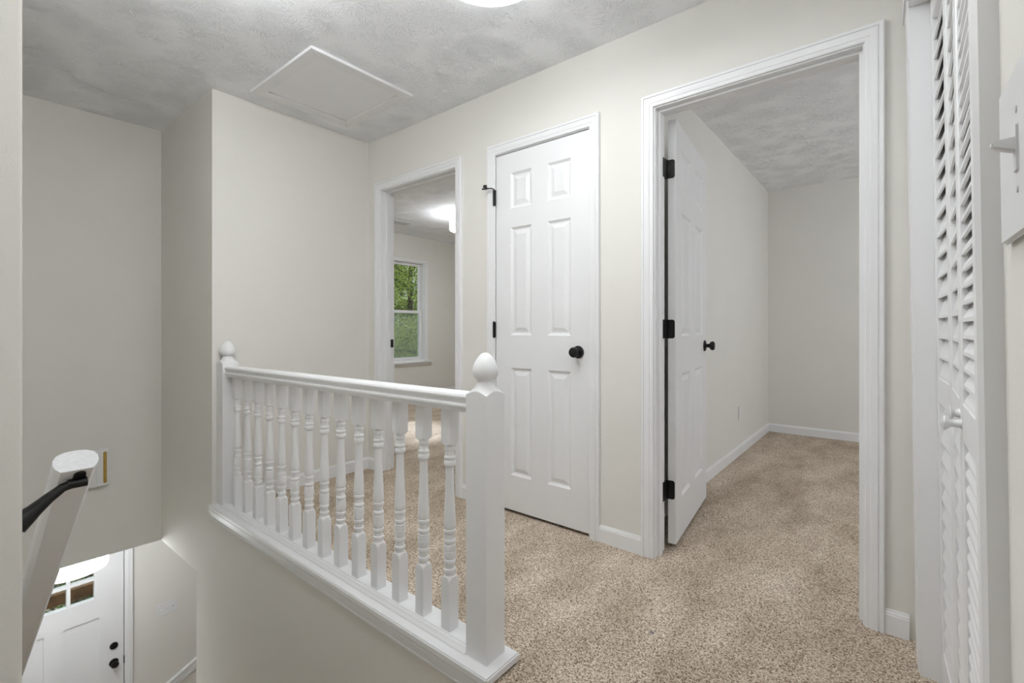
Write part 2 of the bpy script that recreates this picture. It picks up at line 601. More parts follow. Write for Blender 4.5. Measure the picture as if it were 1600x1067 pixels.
# baseboards
BP = [(0, 0), (0.012, 0), (0.012, 0.066), (0.0105, 0.068), (0.0095, 0.074), (0.006, 0.076), (0.004, 0.083), (0, 0.083)]
def base_y(y, x0, x1):      # on a wall facing -Y
    return MB().sweep([[(x, y - t, z) for t, z in BP] for x in (x0, x1)])
def base_x(x, y0, y1, s=1): # on a wall facing +X
    return MB().sweep([[(x + s * t, y, z) for t, z in BP] for y in (y0, y1)])
struct('baseboard_back', base_y(D, O2[1] + 0.053, O3[0] - 0.061), M['trim'])
struct('baseboard_back_right', base_y(D, O3[1] + 0.061, XR - 0.017), M['trim'])
struct('baseboard_back_middle', base_y(D, O1[1] + 0.061, O2[0] - 0.053), M['trim'])
struct('baseboard_back_left', base_y(D, XA, O1[0] - 0.061), M['trim'])
struct('baseboard_landing_end', base_x(XA, 1.17, D), M['trim'])
struct('baseboard_bedroom_left', base_x(XB, DB, YB), M['trim'])
struct('baseboard_bedroom_far', base_y(YB, XB, 2.5), M['trim'])
struct('baseboard_front_bedroom', base_x(XW, DB, 6.0), M['trim'])

# ------------------------------------------------------------ doors
CP = [(0, 0), (0, 0.008), (0.003, 0.010), (0.016, 0.0105), (0.0175, 0.0125), (0.021, 0.0130), (0.034, 0.0165), (0.0375, 0.0165), (0.039, 0.0135),
      (0.042, 0.0135), (0.0435, 0.0175), (0.053, 0.018), (0.057, 0.014), (0.057, 0)]
def casing(x0, x1, ztop, y, out=-1, z0=0.0, axis='Y'):
    rings = []
    for path in range(4):
        ring = []
        for u, t in CP:
            x = x0 - u if path < 2 else x1 + u
            z = z0 if path in (0, 3) else ztop + u
            ring.append((x, y + out * t, z))
        rings.append(ring)
    m = MB().sweep(rings)
    if axis == 'X':
        m.v = [(b, a, c) for a, b, c in m.v]
    return m

def jamb(x0, x1, ztop, y0, y1, z0=0.0, stop=None):
    m = boxes((x0 - JT, x0, y0, y1, z0, ztop + JT), (x1, x1 + JT, y0, y1, z0, ztop + JT), (x0, x1, y0, y1, ztop, ztop + JT))
    if stop:
        s0, s1 = stop
        m.box(x0, x0 + 0.011, s0, s1, z0, ztop)
        m.box(x1 - 0.011, x1, s0, s1, z0, ztop)
        m.box(x0 + 0.011, x1 - 0.011, s0, s1, ztop - 0.011, ztop)
    return m

PZ = ((0.215, 0.825), (1.010, 1.622), (1.730, 1.932))     # panel rows of a six panel door
def six_panel(door, T, width, mat, z0=0.02, z1=2.040, thick=0.035):
    """slab in local (u across from hinge, t depth, z); T maps to the world. Both faces panelled."""
    st = 0.108 if width < 0.68 else 0.115
    mull = 0.106 if width < 0.68 else 0.110
    pw = (width - 2 * st - mull) / 2
    cols = [(st, st + pw), (st + pw + mull, width - st)]
    m = MB()
    us = [0, cols[0][0], cols[0][1], cols[1][0], cols[1][1], width]
    zs = [z0] + [a for r in PZ for a in r] + [z1]
    for i in range(5):
        for j in range(7):
            if i in (1, 3) and j in (1, 3, 5):
                continue
            m.box(us[i], us[i + 1], 0, thick, zs[j], zs[j + 1])
    # drop the doubled inner faces by welding
    m.map(T)
    me_o = build('slab', m, mat, door)
    bm = bmesh.new(); bm.from_mesh(me_o.data)
    bmesh.ops.remove_doubles(bm, verts=bm.verts, dist=1e-5)
    seen = {}
    for f in bm.faces:
        seen.setdefault(tuple(sorted(v.index for v in f.verts)), []).append(f)
    bmesh.ops.delete(bm, geom=[f for fs in seen.values() if len(fs) > 1 for f in fs], context='FACES')
    bmesh.ops.recalc_face_normals(bm, faces=bm.faces)
    bm.to_mesh(me_o.data); bm.free()
    for a, b in cols:
        for c, d in PZ:
            p = MB()
            def loop(e, t):
                return [(a + e, t, c + e), (b - e, t, c + e), (b - e, t, d - e), (a + e, t, d - e)]
            # moulded edge dips in, then the field rises: front face then back face
            rings = [loop(0, 0.0), loop(0.012, 0.010), loop(0.020, 0.0105), loop(0.042, 0.0035),
                     loop(0.042, thick - 0.0035), loop(0.020, thick - 0.0105), loop(0.012, thick - 0.010), loop(0, thick)]
            q = MB()
            for k in range(3):
                q.sweep([rings[k], rings[k + 1]], caps=False)
            q.add(rings[3], [(0, 1, 2, 3)])
            for k in range(4, 7):
                q.sweep([rings[k], rings[k + 1]], caps=False)
            q.add(rings[4], [(3, 2, 1, 0)])
            build('panel', q.map(T), mat, me_o)
    return me_o

def knob(door, base, direction, label=None):
    """round passage knob: base point on the slab face, direction out of it"""
    prof_r = [(0, 0.0325), (0.004, 0.0325), (0.008, 0.030), (0.011, 0.020), (0.012, 0.012)]
    prof_k = [(0.010, 0.0115), (0.024, 0.011), (0.030, 0.014), (0.034, 0.022), (0.041, 0.0265), (0.049, 0.0265), (0.056, 0.023), (0.0585, 0.016), (0.0590, 0.0)]
    d = Vector(direction).normalized()
    q = d.to_track_quat('Z', 'Y').to_matrix()
    def T(x, y, z):
        return Vector(base) + q @ Vector((x, y, z))
    e = build('knob', MB().lathe(prof_k, n=28).map(T), M['black'], door, smooth=40)
    build('rosette', MB().lathe(prof_r, n=28).map(T), M['black'], e, smooth=35)
    return e

def hinge_barrel(door, x, y, z, h=0.089):
    m = MB().lathe([(z - h / 2 - 0.004, 0.003), (z - h / 2, 0.0055), (z - h / 2, 0.0065), (z + h / 2, 0.0065), (z + h / 2, 0.0055), (z + h / 2 + 0.005, 0.003)], (x, y, 0), 12)
    m.box(x - 0.008, x + 0.010, y + 0.003, y + 0.0065, z - h / 2, z + h / 2)
    return build('hinge', m, M['black'], door, smooth=35)

# door 1: open doorway into the front bedroom
d1 = tag(empty('door_1', (-2.53, D, 0)), kind='structure')
build('casing', casing(O1[0] - 0.006, O1[1] + 0.006, HEAD + 0.005, D), M['trim'], d1, smooth=25)
build('jamb', jamb(*O1, HEAD, D, DB, stop=(D + 0.045, D + 0.075)), M['trim'], d1)
build('strike_plate', boxes((O1[0], O1[0] + 0.0025, D + 0.078, D + 0.108, 0.905, 0.965)), M['black'], d1)
build('back_casing', casing(O1[0] - 0.006, O1[1] + 0.006, HEAD + 0.005, DB, 1), M['trim'], d1, smooth=25)
T1 = lambda u, t, z: (O1[1] - 0.02 + t, DB + 0.02 + u, z)
s1 = six_panel(d1, T1, 0.762, M['door'])

# door 2: closed linen closet door
d2 = tag(empty('door_2', (-1.5, D, 0)), kind='structure')
build('casing', casing(O2[0] + 0.0055, O2[1] - 0.003, HEAD + 0.004, D), M['trim'], d2, smooth=25)
build('jamb', jamb(*O2, HEAD, D, DB, stop=(D + 0.04, D + 0.07)), M['trim'], d2)
T2 = lambda u, t, z: (-1.806 + u, D + 0.001 + t, z)
s2 = six_panel(d2, T2, 0.616, M['door'], 0.018, 2.046)
knob(d2, (-1.253, D + 0.001, 0.928), (0, -1, 0))
build('latch_face', boxes((-1.190, -1.1895, D + 0.003, D + 0.03, 0.90, 0.957)), M['black'], d2)
for z in (1.808, 1.041, 0.28):
    hinge_barrel(d2, -1.811, D - 0.016, z)
stop = MB()
stop.tube([(-1.811, D - 0.016, 1.858), (-1.818, D - 0.030, 1.860), (-1.840, D - 0.052, 1.860)], 0.0035, 8)
stop.lathe([(0, 0.0035), (0.001, 0.009), (0.014, 0.009), (0.016, 0.006)], (-1.846, D - 0.052, 1.852), 12)
stop.tube([(-1.830, D - 0.045, 1.858), (-1.862, D - 0.062, 1.856)], 0.0045, 8)
stop.box(-1.855, -1.838, D - 0.060, D - 0.045, 1.862, 1.878)
build('hinge_pin_stop', stop, M['black'], d2, smooth=35)

# door 3: bedroom door standing open
d3 = tag(empty('door_3', (-0.47, D, 0)), kind='structure')
build('casing', casing(O3[0] - 0.006, O3[1] + 0.006, HEAD + 0.005, D), M['trim'], d3, smooth=25)
build('jamb', jamb(*O3, HEAD, D, DB, stop=(D + 0.030, D + 0.062)), M['trim'], d3)
build('back_casing', casing(O3[0] - 0.006, O3[1] + 0.006, HEAD + 0.005, DB, 1), M['trim'], d3, smooth=25)
P3 = Vector((-0.8065, 2.234))
A3 = Vector((-0.088, 0.771)).normalized()
B3 = Vector((-A3.y, A3.x))        # from the visible face through the slab
def T3(u, t, z):
    p = P3 + A3 * u + B3 * t
    return (p.x, p.y, z)
s3 = six_panel(d3, T3, 0.757, M['door'], 0.022, 2.045, 0.037)
kp = T3(0.757 - 0.062, 0, 0.945)
knob(d3, kp, (-B3.x, -B3.y, 0))
kp2 = T3(0.757 - 0.062, 0.037, 0.945)
knob(d3, kp2, (B3.x, B3.y, 0))
def rounded_leaf(u0, u1, z0, z1, r, n=5):
    pts = [(u0, z0), (u0, z1)][::-1]
    out = [(u0, z1), (u0, z0)]
    for k in range(n + 1):
        a = -math.pi / 2 + (math.pi / 2) * k / n
        out.append((u1 - r + r * math.cos(a), z0 + r + r * math.sin(a)))
    for k in range(n + 1):
        a = (math.pi / 2) * k / n
        out.append((u1 - r + r * math.cos(a), z1 - r + r * math.sin(a)))
    return out
for i, z in enumerate((1.810, 1.046, 0.278)):
    mat = M['bronze'] if i == 0 else M['black']
    m = MB()
    prof = rounded_leaf(0, 0.0315, z - 0.0445, z + 0.0445, 0.011)
    ring = []
    for k in (-0.0015, 0.0006):
        ring.append([T3(k, 0.037 - a, zz) for a, zz in prof])
    m.sweep(ring)
    bx, by, _ = T3(-0.006, 0.046, 0)
    m.lathe([(z - 0.0445, 0.0065), (z + 0.0445, 0.0065)], (bx, by, 0), 12)
    m.box(-0.8485, -0.8455, DB - 0.030, DB + 0.018, z - 0.0445, z + 0.0445)
    m.hexa([(-0.848, DB + 0.016, z - 0.0445), (-0.8455, DB + 0.016, z - 0.0445), T3(0, 0.036, z - 0.0445), T3(0.001, 0.0385, z - 0.0445),
            (-0.848, DB + 0.016, z + 0.0445), (-0.8455, DB + 0.016, z + 0.0445), T3(0, 0.036, z + 0.0445), T3(0.001, 0.0385, z + 0.0445)])
    h = build('hinge', m, mat, d3, smooth=35)
    sc = MB()
    for a, dz in ((0.010, 0.028), (0.021, 0.0), (0.010, -0.028)):
        def TS(x, y, zz, a=a, dz=dz):
            return T3(-0.0015 - zz, 0.037 - a - x, z + dz + y)
        sc.add([TS(*p) for p in []], [])
        q = MB().lathe([(0, 0.0036), (0.0008, 0.0030), (0.0010, 0.0)], n=10).map(TS)
        sc.add(q.v, q.f)
    build('screw', sc, M['black'], h, smooth=35)

# entry door below, seen through the stairwell
d4 = tag(empty('door_4', (XE, 0.628, ZE)), kind='structure')
EY0, EY1 = 0.190, 1.066
EZ = lambda z: ZE + z
build('casing', casing(0.183, 1.072, ZE + 2.055, XE, 1, ZE, 'X'), M['trim'], d4, smooth=25)
jm = jamb(0.183, 1.073, ZE + 2.05, XE - 0.12, XE, ZE)
jm.v = [(b, a, c) for a, b, c in jm.v]
build('jamb', jm, M['trim'], d4)
gx = [(0.383, 0.531), (0.554, 0.702), (0.725, 0.873)]
gz = [(-1.217, -1.063), (-1.040, -0.886), ]
m = MB()
xf0, xf1 = XE - 0.048, XE - 0.004
LY0, LY1, LZ0, LZ1 = gx[0][0], gx[-1][1], gz[0][0], gz[-1][1]
PT = -1.388
PYS = [(0.353, 0.569), (0.687, 0.903)]
ys = [EY0, LY0, LY1, EY1]
m.box(xf0, xf1, EY0, LY0, LZ0, LZ1).box(xf0, xf1, LY1, EY1, LZ0, LZ1)
m.box(xf0, xf1, EY0, EY1, LZ1, ZE + 2.045)
m.box(xf0, xf1, EY0, EY1, PT, LZ0)
m.box(xf0, xf1, EY0, PYS[0][0], ZE + 0.02, PT).box(xf0, xf1, PYS[0][1], PYS[1][0], ZE + 0.02, PT).box(xf0, xf1, PYS[1][1], EY1, ZE + 0.02, PT)
for a, b in PYS:
    m.box(xf0, xf1, a, b, ZE + 0.02, ZE + 0.25)
slab4 = build('slab', m, M['door'], d4)
for a, b in PYS:
    build('panel', boxes((xf0 + 0.014, xf1 - 0.014, a, b, ZE + 0.25, PT)), M['door'], slab4)
mm = MB()
for i in range(2):
    mm.box(xf0, xf1 + 0.003, gx[i][1], gx[i + 1][0], LZ0, LZ1)
mm.box(xf0 + 0.001, xf1 + 0.002, LY0, LY1, gz[0][1], gz[1][0])
build('muntin', mm, M['door'], slab4)
lf = MB()
for a, b, c, d in ((LY0 - 0.030, LY0, LZ0 - 0.03, LZ1 + 0.03), (LY1, LY1 + 0.030, LZ0 - 0.03, LZ1 + 0.03), (LY0, LY1, LZ0 - 0.03, LZ0), (LY0, LY1, LZ1, LZ1 + 0.03)):
    lf.box(xf1, xf1 + 0.005, a, b, c, d)
build('lite_frame', lf, M['door'], slab4, bevel=0.002)
for a, b in gx:
    for c, d in gz:
        build('pane', boxes((XE - 0.028, XE - 0.024, a, b, c, d)), M['glass'], slab4)
knob(d4, (xf1, 1.000, -1.817), (1, 0, 0))
db = MB().lathe([(0, 0.029), (0.005, 0.029), (0.010, 0.026), (0.012, 0.012), (0.013, 0)], n=24, axis='X', c=(xf1, 1.000, -1.674))
db.box(xf1 + 0.010, xf1 + 0.026, 0.985, 1.015, -1.678, -1.670)
build('deadbolt', db, M['black'], d4, smooth=35)
build('strike_plate', boxes((XE - 0.02, XE + 0.001, EY1 + 0.001, EY1 + 0.006, -1.86, -1.80)), M['black'], d4)

# ------------------------------------------------------------ window of the front bedroom
w1 = tag(empty('window_1', (XW, (WY0 + WY1) / 2, WZ0)), kind='structure')
fr = MB()
for a, b, c, d in ((WY0, WY0 + 0.02, WZ0, WZ1), (WY1 - 0.02, WY1, WZ0, WZ1), (WY0 + 0.02, WY1 - 0.02, WZ1 - 0.02, WZ1), (WY0 + 0.02, WY1 - 0.02, WZ0, WZ0 + 0.02)):
    fr.box(XW - 0.14, XW, a, b, c, d)
build('window_frame', fr, M['trim'], w1)
cs = MB()
for a, b, c, d in ((WY0 - 0.06, WY0 + 0.005, WZ0, WZ1 - 0.006), (WY1 - 0.005, WY1 + 0.062, WZ0, WZ1 - 0.006), (WY0 - 0.06, WY1 + 0.062, WZ1 - 0.005, WZ1 + 0.025)):
    cs.box(XW, XW + 0.015, a, b, c, d)
build('window_casing', cs, M['trim'], w1, bevel=0.003)
build('sill', boxes((XW - 0.10, XW + 0.060, WY0 - 0.10, WY1 + 0.12, WZ0 - 0.028, WZ0)), M['trim'], w1, bevel=0.006)
build('apron', boxes((XW, XW + 0.014, WY0 - 0.05, WY1 + 0.07, WZ0 - 0.075, WZ0 - 0.028)), M['trim'], w1, bevel=0.003)
def sash(name, x0, x1, z0, z1):
    m = MB()
    y0, y1, s = WY0 + 0.02, WY1 - 0.02, 0.042
    for a, b, c, d in ((y0, y0 + s, z0, z1), (y1 - s, y1, z0, z1), (y0 + s, y1 - s, z0, z0 + s), (y0 + s, y1 - s, z1 - s, z1)):
        m.box(x0, x1, a, b, c, d)
    o = build(name, m, M['trim'], w1, bevel=0.003)
    build('pane', boxes(((x0 + x1) / 2 - 0.002, (x0 + x1) / 2 + 0.002, y0 + s, y1 - s, z0 + s, z1 - s)), M['glass'], o)
sash('upper_sash', XW - 0.10, XW - 0.075, 1.275, WZ1 - 0.02)
sash('lower_sash', XW - 0.07, XW - 0.045, WZ0 + 0.02, 1.317)
build('insect_screen', boxes((XW - 0.125, XW - 0.124, WY0 + 0.02, WY1 - 0.02, WZ0 + 0.02, 1.30)), M['screen'], w1)

# ------------------------------------------------------------ right wall: closet trim and louvered bifold doors
def rb(name, mb, mat, parent=None, fn=None, **kw):
    return build(name, mb.map(fn or rw), mat, parent, **kw)
CX = XR - 0.0157
t1 = MB().sweep([[(XR - t, CY1 - 0.006 + u, z) for u, t in [(0, 0), (0, 0.011), (0.01, 0.0155), (0.03, 0.0155), (0.034, 0.013), (0.08, 0.0155), (0.105, 0.0165), (0.118, 0.0155), (0.122, 0.010), (0.15, 0.010), (0.15, 0)]] for z in (0.0, 2.06)])
tag(rb('trim_1', t1, M['trim']), kind='structure')
t2 = MB().sweep([[(XR - t, CY0 + 0.006 - u, z) for u, t in CP] for z in (0.0, 2.06)])
tag(rb('trim_2', t2, M['trim']), kind='structure')
t3 = boxes((XR - 0.022, XR, CY0 - 0.06, CY1 + 0.16, 2.06, 2.13))
tag(rb('trim_3', t3, M['trim'], bevel=0.007, segs=3), kind='structure')
jm = MB()
jm.box(CX + 0.003, XR + 0.10, CY1 - 0.018, CY1 + 0.002, 0, 2.05)
jm.box(CX + 0.003, XR + 0.10, CY0 - 0.002, CY0 + 0.018, 0, 2.05)
jm.box(CX + 0.003, XR + 0.10, CY0, CY1, 2.032, 2.052)
tag(rb('trim_4', jm, M['trim']), kind='structure')

def louver_leaf(root, ya, xa, yb, xb, pitch, z0=0.012, z1=2.025, th=0.028):
    """leaf from (xa, ya) far edge to (xb, yb) near edge; the face is towards -X"""
    L = math.hypot(xb - xa, yb - ya)
    ax, ay = (xb - xa) / L, (yb - ya) / L
    def T(u, t, z):     # t into the closet
        return lean(xa + ax * u - ay * t, ya + ay * u + ax * t, z)
    st = 0.034
    rails = [(z0, 0.110), (0.8345, 0.9075), (z1 - 0.07, z1)]
    m = MB()
    m.box(0, st, 0, th, z0, z1).box(L - st, L, 0, th, z0, z1)
    for a, b in rails:
        m.box(st, L - st, 0, th, a, b)
    leaf = build('leaf', m.map(T), M['trim'], root, bevel=0.0018, segs=1)
    # slats: outer edge low, inner edge high
    hh = pitch * 0.95
    sm = None
    fields = [(0.110, 0.8345), (0.9075, z1 - 0.07)]
    for a, b in fields:
        n = int(round((b - a) / pitch))
        p = (b - a) / n
        for k in range(n):
            z = a + p * k
            ti, to = 0.003, 0.018
            q = MB()
            pr = [(ti, z - 0.003), (ti, z + 0.004), (to, z + p * 1.0 + 0.002), (to + 0.005, z + p * 1.0), (ti + 0.005, z - 0.003)]
            q.sweep([[T(u, t, min(max(zz, a - 0.004), b + 0.001)) for t, zz in pr] for u in (st - 0.003, L - st + 0.003)])
            build('slat', q, M['trim'], leaf)
    return leaf, T, L

def small_knob(root, base, length):
    pr = [(0, 0.009), (0.004, 0.0085), (0.010, 0.0065), (length * 0.55, 0.0075), (length * 0.75, 0.0125), (length * 0.86, 0.0150), (length * 0.95, 0.0135), (length, 0.007), (length + 0.0004, 0)]
    q = Vector((-1, 0, 0)).to_track_quat('Z', 'Y').to_matrix()
    m = MB().lathe(pr, n=20).map(lambda x, y, z: Vector(base) + q @ Vector((x, y, z)))
    return rb('knob', m, M['plastic'], root, fn=lean, smooth=45)

bf1 = tag(empty('bifold_door', (0.105, 1.58, 0)), 'white louvered bifold closet door nearest the beige wall corner, with widely spaced slats', 'closet door', 'louvered bifold closet doors')
louver_leaf(bf1, 1.884, 0.096, 1.590, 0.1065, 0.0567)
louver_leaf(bf1, 1.587, 0.1065, 1.281, 0.0996, 0.0567)
small_knob(bf1, (0.1005, 1.302, 0.880), 0.017)
bf2 = tag(empty('bifold_door', (0.10, 0.96, 0)), 'white louvered bifold closet door with finely spaced slats beside the light switch', 'closet door', 'louvered bifold closet doors')
louver_leaf(bf2, 1.278, 0.0990, 0.974, 0.0965, 0.0315)
louver_leaf(bf2, 0.971, 0.0965, 0.684, 0.0985, 0.0315)
small_knob(bf2, (0.0985, 1.256, 0.866), 0.028)

# light switch close to the camera
sw = empty('light_switch', rw(XR, 0.512, 1.121))
tag(sw, 'white wall plate with one toggle lever on the beige wall right of the louvered doors', 'light switch')
rb('plate', boxes((XR - 0.006, XR - 0.0005, 0.448, 0.579, 1.121, 1.250)), M['plastic'], sw, bevel=0.003, segs=3)
tg = MB()
tg.box(XR - 0.0075, XR - 0.004, 0.506, 0.518, 1.168, 1.204)
tg.hexa([(XR - 0.020, 0.508, 1.188), (XR - 0.006, 0.508, 1.1825), (XR - 0.006, 0.516, 1.1825), (XR - 0.020, 0.516, 1.188),
         (XR - 0.020, 0.508, 1.193), (XR - 0.006, 0.508, 1.1945), (XR - 0.006, 0.516, 1.1945), (XR - 0.020, 0.516, 1.194)])
rb('toggle', tg, M['plastic'], sw, bevel=0.0012)
for z in (1.1555, 1.2155):
    s = MB().lathe([(0, 0.0030), (0.0006, 0.0027), (0.0009, 0.0)], n=12, axis='X')
    rb('screw', s.map(lambda x, y, zz, z=z: (XR - 0.006 - x, 0.512 + y, z + zz)), M['vent'], sw, smooth=35)

# ------------------------------------------------------------ balustrade
bal = tag(empty('balustrade', (-2.0, 1.1, 0)), 'white painted stair balustrade with turned spindles and two acorn topped posts', 'railing')
SILL = 0.03
cap = MB()
cap.box(-3.074, -0.917, 1.016, 1.172, 0.004, SILL)
build('sill_board', cap, M['trim'], bal, bevel=0.004)
fas = [(1.036, -0.046), (1.026, -0.046), (1.023, -0.038), (1.027, -0.036), (1.027, -0.026), (1.022, -0.023), (1.022, -0.012), (1.018, -0.009), (1.0175, 0.004), (1.036, 0.004)]
build('fascia_moulding', MB().sweep([[(x, y, z) for y, z in fas] for x in (-3.074, -0.93)]), M['trim'], bal)
shoe = [(1.052, SILL), (1.053, SILL + 0.004), (1.060, SILL + 0.009), (1.066, SILL + 0.015), (1.070, SILL + 0.0155), (1.0715, SILL + 0.013), (1.075, SILL + 0.013), (1.0765, SILL + 0.016), (1.080, SILL + 0.016), (1.081, SILL)]
build('shoe_moulding', MB().sweep([[(x, y, z) for y, z in shoe] for x in (-2.99, -1.043)]), M['trim'], bal)
NP = [(SILL, 0.08), (0.843, 0.08), (0.8445, 0.0608), (0.8462, 0.058), (0.848, 0.0552), (0.850, 0.0518), (0.852, 0.0488), (0.8545, 0.0455), (0.857, 0.0425), (0.861, 0.0375), (0.867, 0.0330), (0.874, 0.0290), (0.882, 0.0268)]
FP = [(0.882, 0.0250), (0.8875, 0.0245), (0.889, 0.0270), (0.893, 0.0320), (0.899, 0.0370), (0.907, 0.0403), (0.916, 0.0413), (0.925, 0.0402), (0.935, 0.0370), (0.945, 0.0325), (0.955, 0.0265), (0.963, 0.0205), (0.969, 0.0145), (0.9725, 0.0080), (0.974, 0.0)]
for i, (x, y) in enumerate(((-0.999, 1.101), (-3.031, 1.101))):
    n = build('newel_post', MB().lathe(NP, (x, y, 0), 128, square=0.043), M['trim'], bal, smooth=28)
    build('finial', MB().lathe(FP, (x, y, 0), 40), M['trim'], n, smooth=50)
HR = [(1.077, 0.7815), (1.075, 0.789), (1.071, 0.795), (1.0685, 0.8005), (1.069, 0.806), (1.075, 0.808), (1.077, 0.812), (1.073, 0.820), (1.069, 0.828), (1.069, 0.833), (1.073, 0.839), (1.082, 0.8435), (1.094, 0.8455)]
HR = HR + [(2.204 - y, z) for y, z in HR[::-1]]
rail = build('handrail', MB().sweep([[(x, y, z - dz) for y, z in HR] for x, dz in ((-2.99, 0.012), (-1.041, 0))]), M['trim'], bal, smooth=21)
R_ = 0.06
BPF = [(SILL, R_), (0.192, R_), (0.196, 0.0296), (0.2005, 0.0272), (0.205, 0.0245), (0.209, 0.0218), (0.212, 0.0190), (0.2135, 0.0180), (0.220, 0.0172), (0.2225, 0.0185), (0.2245, 0.0203), (0.230, 0.0207), (0.2345, 0.0200), (0.2365, 0.0172), (0.243, 0.0168), (0.250, 0.0172), (0.2525, 0.0196),
       (0.256, 0.0206), (0.261, 0.0206), (0.2655, 0.0196), (0.2675, 0.0180), (0.270, 0.0190), (0.277, 0.0203), (0.285, 0.0211), (0.2935, 0.0213), (0.295, 0.0206), (0.2965, 0.0213), (0.305, 0.0209), (0.3155, 0.0200), (0.318, 0.0181), (0.3205, 0.0197), (0.325, 0.0207), (0.330, 0.0205),
       (0.3335, 0.0190), (0.336, 0.0172), (0.344, 0.0168), (0.352, 0.0173), (0.3545, 0.0196), (0.358, 0.0206), (0.363, 0.0206), (0.367, 0.0194), (0.369, 0.0174), (0.3715, 0.0190), (0.376, 0.0205), (0.388, 0.0207), (0.405, 0.0200), (0.44, 0.0181), (0.48, 0.0162), (0.52, 0.0150), (0.56, 0.0141), (0.580, 0.0140),
       (0.5825, 0.0170), (0.586, 0.0196), (0.592, 0.0206), (0.598, 0.0200), (0.602, 0.0180), (0.604, 0.0174), (0.606, 0.0185), (0.609, 0.0199), (0.613, 0.0199), (0.616, 0.0186), (0.619, 0.0168), (0.626, 0.0163), (0.633, 0.0166), (0.6355, 0.0180), (0.639, 0.0188), (0.644, 0.0188), (0.648, 0.0176), (0.650, 0.0166), (0.653, 0.0168),
       (0.6545, 0.0207), (0.6555, 0.0230), (0.658, 0.0258), (0.661, 0.0282), (0.664, 0.0297), (0.665, R_), (0.800, R_)]
BX0, BDX, BY = -1.179, 0.1352, 1.119
b0 = build('baluster', MB().lathe(BPF, (BX0, BY, 0), 40, square=0.0208), M['trim'], bal, smooth=24, origin=(BX0, BY, SILL))
for k in range(1, 14):
    # the rail sags slightly, so the far spindles end a little lower inside it
    dup(b0, bal, b0.location + Vector((-BDX * k, 0, -0.0008 * k)))

# ------------------------------------------------------------ stairs going down
st = tag(empty('staircase', (-2.5, 0.57, ZE)), 'carpeted stairs going down beside the balustrade wall to the entry', 'stairs')
nst, run, rise = 13, 0.232, -ZE / 14
s0 = build('step', boxes((XS - run, XS, YL + 0.001, YR - 0.025, -rise - 0.04, -rise)), M['carpet'], st, bevel=0.01)
r0 = build('riser', boxes((XS - 0.012, XS - 0.0005, YL + 0.001, YR - 0.025, -rise, -0.012)), M['carpet'], st)
for k in range(1, nst):
    dup(s0, st, s0.location + Vector((-run * k, 0, -rise * k)))
    dup(r0, st, r0.location + Vector((-run * k, 0, -rise * k)))

# ------------------------------------------------------------ wall handrail
wh = tag(empty('wall_handrail', (-1.33, 0.20, 0.75)), 'white wooden wall handrail sloping down the stairwell on black brackets', 'handrail')
SL = math.atan(0.82)
dn = Vector((-math.cos(SL), 0, -math.sin(SL)))
up = Vector((-math.sin(SL), 0, math.cos(SL)))
side = Vector((0, 1, 0))
R0 = Vector((-1.325, 0.1955, 0.755))
rp = [(-0.0255, 0), (0.0255, 0), (0.033, 0.009), (0.0362, 0.018), (0.0355, 0.029), (0.0300, 0.0385), (0.0175, 0.0445), (0, 0.046), (-0.0175, 0.0445), (-0.0300, 0.0385), (-0.0355, 0.029), (-0.0362, 0.018), (-0.033, 0.009)]
ring = lambda s: [R0 + dn * s + side * a + up * b for a, b in rp]
build('rail', MB().sweep([ring(0.0015), ring(0.008), ring(3.6)]), M['trim'], wh, smooth=25)
build('end_grain', MB().sweep([ring(0), ring(0.0015)]), M['grain'], wh)
def bracket(s):
    c = R0 + dn * s
    m = MB()
    # saddle plate under the rail with its rounded strap
    def T(a, b, h): return c + dn * a + side * b + up * h
    pl = []
    for k in range(13):
        an = math.pi * k / 12
        pl.append((-0.016 - 0.012 * math.sin(an), 0.010 * math.cos(an)))
    pl += [(0.018, -0.010), (0.018, 0.010)]
    m.sweep([[T(a, b + 0.006, h) for a, b in pl] for h in (-0.004, 0.0)])
    m.tube([T(0.004, 0.019, -0.010), T(0.004, -0.012, -0.010)], 0.0100, 14)
    m.tube([T(0.004, -0.006, -0.011), T(0.006, -0.020, -0.014), T(0.014, -0.042, -0.028), T(0.022, -0.062, -0.043), T(0.030, -0.078, -0.054), T(0.034, -0.0885, -0.060)],
           [0.0090, 0.0092, 0.0110, 0.0140, 0.0185, 0.0225], 14)
    b = build('bracket', m, M['black'], wh, smooth=40)
    w = T(0.034, 0, -0.060)
    build('wall_plate', MB().lathe([(0, 0.026), (0.003, 0.026), (0.006, 0.022), (0.008, 0.016)], (w.x, YL, w.z), 24, axis='Y'), M['black'], b, smooth=35)
for s in (0.035, 1.9, 3.3):
    bracket(s)

# ------------------------------------------------------------ attic hatch
ah = tag(empty('attic_hatch', (-2.565, 1.495, CEIL)), 'white square attic hatch with a trim frame in the textured ceiling', 'attic hatch')
hx0, hx1, hy0, hy1 = -2.915, -2.222, 1.180, 1.812
ix0, ix1, iy0, iy1 = -2.838, -2.288, 1.247, 1.747
zc, zb = CEIL - 0.0005, CEIL - 0.017
def mitre(p, q, r, s):   # outer p-q, inner s-r
    return MB().hexa([(*p, zb), (*q, zb), (*r, zb), (*s, zb), (*p, zc), (*q, zc), (*r, zc), (*s, zc)])
o4 = [(hx0, hy0), (hx1, hy0), (hx1, hy1), (hx0, hy1)]
i4 = [(ix0, iy0), (ix1, iy0), (ix1, iy1), (ix0, iy1)]
for k in range(4):
    j = (k + 1) % 4
    build('frame_board', mitre(o4[k], o4[j], i4[j], i4[k]), M['trim'], ah, bevel=0.002, segs=1)
build('hatch_panel', boxes((ix0 + 0.009, ix1 - 0.001, iy0 + 0.001, iy1 - 0.004, CEIL - 0.0135, CEIL - 0.002)), M['hatch'], ah)
